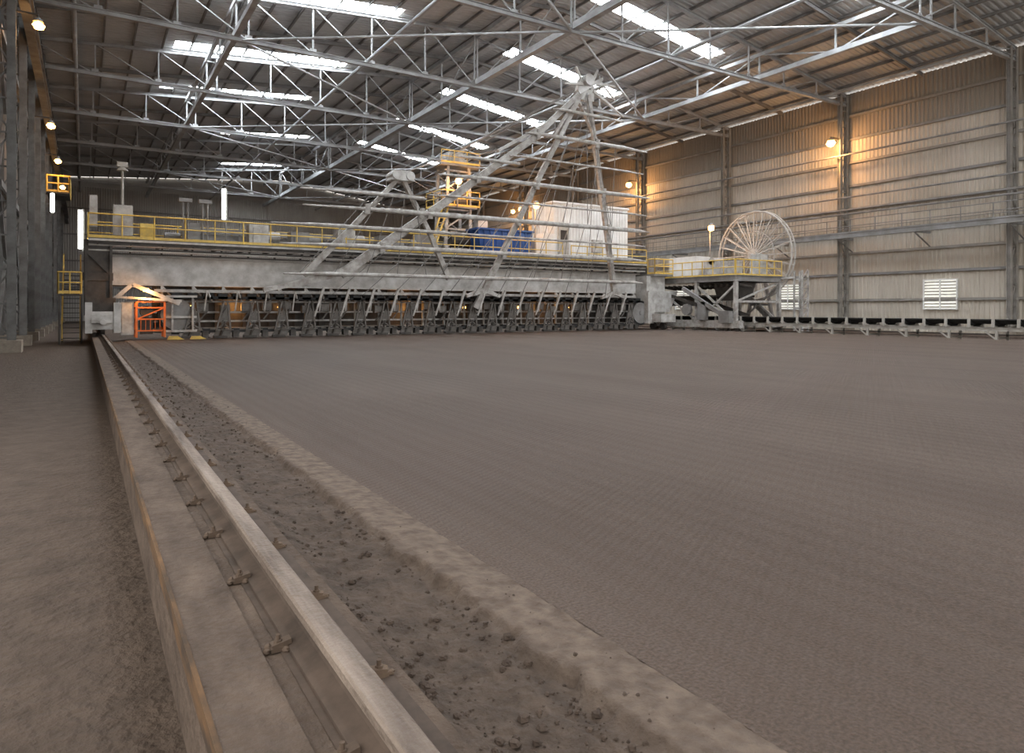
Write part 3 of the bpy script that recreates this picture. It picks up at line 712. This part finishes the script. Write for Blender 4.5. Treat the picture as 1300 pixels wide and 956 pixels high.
for i in range(12): cable(H(18.5+i*1.35,7.6,-.24),H(12.5+i*1.9,2.5,-.2))
for i in range(7): cable(H(23+i*1.6,10.1,-.24),H(19.5+i*2.4,3.7,-.24))
for i in range(5): cable(H(14.5+i*.7,8.5,-.24),H(10.5+i*2,3.7,-.24))
for i in range(5): cable(H(27+i*1.4,13.4,-.24),H(24+i*2.3,7.6,-.24))
for i in range(4): cable(H(29.5,16.6,-.26),H(26.5+i*2.2,7.6,-.26))
for p,q in (((29.4,17.2),(23.4,12.9)),((29.7,17.3),(22.6,12.9)),((30.0,17.2),(36,10.1)),((29.2,16.9),(22.2,12.6)),((25.6,13.1),(23.4,12.5))):
    rp=MB().tube(H(*p),Vector((q[0],44.2,q[1])),.035,6); make(rp,'hoist_rope',M_grey,H(*p),harrow)
for q in ((22.3,44.2,12.6),(21.8,44.0,9.5)):
    rp=MB().tube(H(16.4,9.9),Vector(q),.032,6); make(rp,'hoist_rope',M_grey,H(16.4,9.9),harrow)
fp=MB().beam(H(12,2.9,-.1),H(11.5,1.2,-.25),.14,.12,.09,.09); f0=make(fp,'rake_tooth',M_harrow,H(12,2.7),harrow); repeat(f0,[(i*1.57,0,0) for i in range(1,16)])

b=MB().box(38.2,40.2,40.6,45.2,1.2,4.3).box(38.0,38.6,40.2,41.6,.5,3.0).box(38.4,40.0,39.2,46.6,.6,1.25)
b.prism([(38.2,40.3,3.1),(41.4,40.3,3.1),(40.4,40.3,1.4),(38.6,40.3,1.4)],(0,.5,0))
P(b,'end_carriage',M_pale,(39,43,1),label='pale grey end carriage')
w=MB().tube((39.1,39.8,.28),(39.35,39.8,.28),.29,18); w=P(w,'rail_wheel',M_dark,(39.2,39.8,.28)); repeat(w,[(0,1.1,0),(0,5.1,0),(0,6.2,0)])
b=MB().box(38.6,40.7,40.2,44,4.3,4.45); b.box(38.8,39.6,41,42,4.45,5.0)
P(b,'landing_deck',M_grey,(40,42,4.4))
b=MB().handrail((38.7,40.2,4.45),(40.7,40.2,4.45),1.2,.9,.045).handrail((38.7,40.2,4.45),(38.7,41,4.45),1.2,.9,.045); P(b,'handrail',M_yel,(40,40,4.5),label='yellow tubular handrail')

# ---------------------------------------------------------------- transfer carriage over the conveyor
T=thing('transfer_carriage',(43.5,37.5,FZ),'grey transfer carriage with platform straddling the belt conveyor','conveyor carriage')
def Q(b,name,m,o=(43.5,37.5,2),label=None): return make(b,name,m,o,T,label=label)
b=MB().box(40.9,46.2,34.0,42.5,3.95,4.15)
b.ib((40.9,34.0,3.95),(46.2,34.0,3.95),.2,.45,.04).ib((40.9,34.0,3.95),(40.9,42.5,3.95),.2,.45,.04).ib((46.2,34.0,3.95),(46.2,42.5,3.95),.2,.45,.04)
Q(b,'platform_deck',M_grey)
for xx in (41.0,46.0):
    b=MB()
    for yy in (34.1,37.9,42.3): b.beam((xx,yy,.5),(xx,yy,3.8),.26)
    b.beam((xx,34.1,.6),(xx,37.9,3.5),.14).beam((xx,37.9,.6),(xx,34.1,3.5),.14).beam((xx,37.9,.7),(xx,42.3,3.4),.14)
    b.beam((xx,33.6,.5),(xx,42.8,.5),.45,.55)
    Q(b,'support_leg',M_harrow,(xx,38,.5))
b=MB().beam((41,34.1,2.2),(46,34.1,2.2),.16).beam((41,34.1,2.2),(46,34.1,3.7),.12); Q(b,'cross_beam',M_harrow,(43.5,34.1,2.2))
w=MB().tube((40.9,34,.2),(41.1,34,.2),.21,16); w=Q(w,'wheel',M_dark,(41,34,.2)); repeat(w,[(dx,dy,0) for dx in (0,5) for dy in (0,1,7.4,8.3) if dx or dy])
for p,q,sp in (((40.9,34,4.15),(46.2,34,4.15),.9),((40.9,34.1,4.15),(40.9,42.5,4.15),1.1)):
    b=MB().handrail(p,q,1.2,sp,.042); Q(b,'handrail',M_yel,p,label='yellow tubular handrail')
for bb,mm in ((MB().box(41.7,43.3,38.6,41.6,4.15,5.9).box(41.68,41.7,39,39.8,4.3,5.6),M_white),(MB().box(41.9,43.0,36.4,38.0,4.15,5.4).tube((41.9,37.2,5.4),(43,37.2,5.4),.3,12),M_pale),(MB().box(44.2,45.3,34.6,35.4,4.15,5.9),M_pale),(MB().box(41.4,42.2,34.5,35.2,4.15,5.3),M_pale)):
    Q(bb,'equipment_cabinet',mm,bb.v[0])
b=MB().tube((41.2,34.0,3.45),(42.6,34.0,3.3),.11,8); r0=Q(b,'hanging_roller',M_dark,(41.9,34,3.4)); repeat(r0,[(0,i*.55,0) for i in range(1,15)])
b=MB().box(41.1,45.8,36.2,41.5,2.6,2.72).box(41.6,43.4,38,41.8,1.9,2.6)
b.prism([(41.4,34.4,3.6),(43.6,34.4,3.6),(43.1,34.4,2.3),(41.9,34.4,2.3)],(0,2.2,0))
b.beam((42.6,34.6,1.2),(42.6,39.5,2.6),1.0,.12).beam((40.7,35.0,1.3),(40.7,41.5,3.0),.1,.25)
Q(b,'chute',M_dark)
b=MB().box(40.35,40.8,34.2,35.2,.62,1.5).box(40.5,40.85,36.6,37.4,.8,2.2).beam((40.6,35.2,1.3),(40.6,39.0,3.3),.2,.3).tube((40.5,38.6,1.6),(40.8,38.6,1.6),.45,16)
Q(b,'drive_unit',M_grey,(40.6,36,1))
b=MB().beam((46.6,34.5,.1),(46.6,38.5,3.7),.06,.25).beam((46.3,34.5,.1),(46.3,38.5,3.7),.06,.25)
for i in range(12): b.box(46.3,46.6,34.6+i*.33,34.85+i*.33,.3+i*.3,.34+i*.3)
Q(b,'stair',M_grey)
b=MB()
for xx,yy in ((46.5,32.4),(47.2,32.4),(46.5,33.1),(47.2,33.1)): b.beam((xx,yy,FZ),(xx,yy,4.6),.12)
for i in range(6): b.beam((46.5,32.4,.2+i*.75),(47.2,32.4,.2+i*.75),.08).beam((46.5,32.4,.2+i*.75),(46.5,33.1,.2+i*.75),.08).beam((46.5,32.4,.2+i*.75),(47.2,32.4,.95+i*.75),.06)
b.beam((46.5,33.1,4.1),(46.1,34,4.0),.15)
Q(b,'lattice_leg',M_harrow)
h=MB().tube((45,40.0,8.9),(45,40.0,8.7),.12,12,r2=.28); Q(h,'lamp_housing',M_grey,(45,40,8.7))
q=MB().blob((45,40.0,8.48),.3,5,10); Q(q,'bulb',M_bulb,(45,40,8.48),label='glowing orange bulb')
q=MB().tube((45,40.15,4.15),(45,40.15,8.9),.05,8); Q(q,'lamp_post',M_grey,(45,40.1,4.15))
bulb_light('light_source',(44.6,39.4,8.1),T,300)

c=Vector((47.5,37.5,6.1)); RR=3.65
CR=thing('cable_reel',c,'large dull grey spoked cable reel wheel beside the carriage','cable reel')
b=MB().ring(c-X*.2,(1,0,0),RR,.075,48).ring(c+X*.2,(1,0,0),RR,.075,48).ring(c-X*.2,(1,0,0),RR*.55,.035,36).ring(c+X*.2,(1,0,0),RR*.3,.05,24)
for i in range(24):
    t=2*math.pi*i/24; d=Vector((0,math.cos(t),math.sin(t)))*RR; b.tube(c+d-X*.2,c+d+X*.2,.03,5)
make(b,'rim',M_reel,c,CR)
b=MB().tube(c-X*.4,c+X*.4,.4,20).tube(c-X*.75,c+X*.5,.18,12); make(b,'hub',M_reel,c,CR)
sb=MB().beam(c-X*.17,c-X*.17+Z*RR,.09,.09,.07,.07).beam(c+X*.17,c+X*.17+Z*RR,.06,.06,.05,.05)
sk=make(sb,'spoke',M_reel,c,CR)
for i in range(1,24):
    s2=sk.copy(); s2.parent=CR; COL.objects.link(s2); s2.location=sk.location; s2.rotation_euler=(2*math.pi*i/24,0,0)
b=MB().beam((48.1,37.5,6.1),(48.1,36.0,FZ),.22).beam((48.1,37.5,6.1),(48.1,39.0,FZ),.22).beam((48.1,36.4,2),(48.1,38.6,2),.15).tube((47.5,37.5,6.1),(48.3,37.5,6.1),.14,10)
make(b,'stand',M_grey,(48.1,37.5,FZ),CR)

# ---------------------------------------------------------------- belt conveyor
xc=42.6
CV=thing('belt_conveyor',(xc,24,FZ),'long low troughed belt conveyor with cream frame','conveyor')
for xx in (xc-.65,xc+.65):
    b=MB().ib((xx,5,.52),(xx,43,.52),.14,.2,.03); make(b,'stringer',M_frame,(xx,24,.5),CV)
b=MB(); y=5.4
b.beam((xc-.65,y,FZ),(xc-.65,y,.42),.12).beam((xc+.65,y,FZ),(xc+.65,y,.42),.12).beam((xc-.65,y,.05),(xc+.65,y,.05),.1)
b.beam((xc-.65,y,FZ+.1),(xc-.65,y+.6,.42),.07).box(xc-.8,xc-.5,y-.12,y+.12,FZ,FZ+.04)
tl=make(b,'trestle_leg',M_frame,(xc,y,FZ),CV); repeat(tl,[(0,2.4*i,0) for i in range(1,16)])
b=MB()
b.hexa([(xc-.72,5,1.02),(xc-.3,5,.80),(xc-.3,43,.80),(xc-.72,43,1.02),(xc-.72,5,1.06),(xc-.3,5,.83),(xc-.3,43,.83),(xc-.72,43,1.06)])
b.hexa([(xc-.3,5,.80),(xc+.3,5,.80),(xc+.3,43,.80),(xc-.3,43,.80),(xc-.3,5,.83),(xc+.3,5,.83),(xc+.3,43,.83),(xc-.3,43,.83)])
b.hexa([(xc+.3,5,.80),(xc+.72,5,1.02),(xc+.72,43,1.02),(xc+.3,43,.80),(xc+.3,5,.83),(xc+.72,5,1.06),(xc+.72,43,1.06),(xc+.3,43,.83)])
b.box(xc-.55,xc+.55,5,43,.20,.22)
make(b,'belt',M_belt,(xc,24,.8),CV,label='black rubber belt')
idl=MB(); y0=5.5
idl.tube((xc-.75,y0,.94),(xc-.32,y0,.72),.085,8).tube((xc-.3,y0,.72),(xc+.3,y0,.72),.075,8).tube((xc+.32,y0,.72),(xc+.75,y0,.94),.085,8)
i0=make(idl,'idler_roller',M_black,(xc,y0,.7),CV,label='black idler roller')
repeat(i0,[(0,1.2*i,0) for i in range(1,31)])
idl=MB().beam((xc-.82,y0,.60),(xc-.82,y0,1.1),.12).beam((xc+.82,y0,.60),(xc+.82,y0,1.1),.1).beam((xc-.85,y0,.66),(xc+.85,y0,.66),.08)
i0=make(idl,'idler_bracket',M_frame,(xc,y0,.66),CV)
repeat(i0,[(0,1.2*i,0) for i in range(1,31)])
for xx in (41.0,46.0,39.22):
    b=MB().prism([(xx-.08,8,FZ),(xx+.08,8,FZ),(xx+.03,8,FZ+.04),(xx+.04,8,FZ+.13),(xx-.04,8,FZ+.13),(xx-.03,8,FZ+.04)],(0,52,0))
    make(b,'track_rail',M_railb,(xx,30,FZ),label='dusty steel track rail on the floor',cat='rail',group='carriage track rails')

bl=thing('wall_balcony',(-2.1,62.5,10),'small yellow railed steel balcony on laced columns','balcony')
b=MB().box(-2.3,-.9,60.6,64.5,10.2,10.3).beam((-2.4,61,10.15),(-1,61,10.15),.1); make(b,'deck',M_dark,(-2.1,62,10.2),bl)
b=MB().handrail((-.9,60.6,10.3),(-.9,64.5,10.3),1.2,1,.06).handrail((-2.3,60.6,10.3),(-.9,60.6,10.3),1.2,.8,.06); make(b,'handrail',M_yel,(-2.1,62,10.3),bl,label='yellow tubular handrail')
tl=thing('tube_lamp',(-1.9,59.0,8.6),'lit white fluorescent tube bracketed on a laced column','lamp')
b=MB().tube((-1.9,58.9,8.6),(-1.9,58.9,9.9),.12,10); make(b,'fluorescent_tube',M_tube,(-1.9,58.9,8.6),tl)
b=MB().beam((-2.35,59.56,9.2),(-1.85,59.0,9.2),.06).box(-2.0,-1.8,59.0,59.05,8.5,10); make(b,'bracket',M_grey,(-2,59,9.2),tl)

# ---------------------------------------------------------------- world & camera
w=bpy.data.worlds.new('World'); S.world=w; w.use_nodes=True
bg=w.node_tree.nodes['Background']; bg.inputs['Color'].default_value=(1,.955,.895,1); bg.inputs['Strength'].default_value=2.3

cam=bpy.data.cameras.new('Camera'); co=bpy.data.objects.new('Camera',cam); COL.objects.link(co)
co.location=(0,0,1.6); co.rotation_euler=(math.radians(90),0,math.radians(-32.1))
cam.sensor_width=36; cam.lens=24.0; cam.shift_y=-85/1300; cam.clip_end=400; cam.clip_start=.05
S.camera=co
S.view_settings.view_transform='Standard'
S.view_settings.exposure=0.0
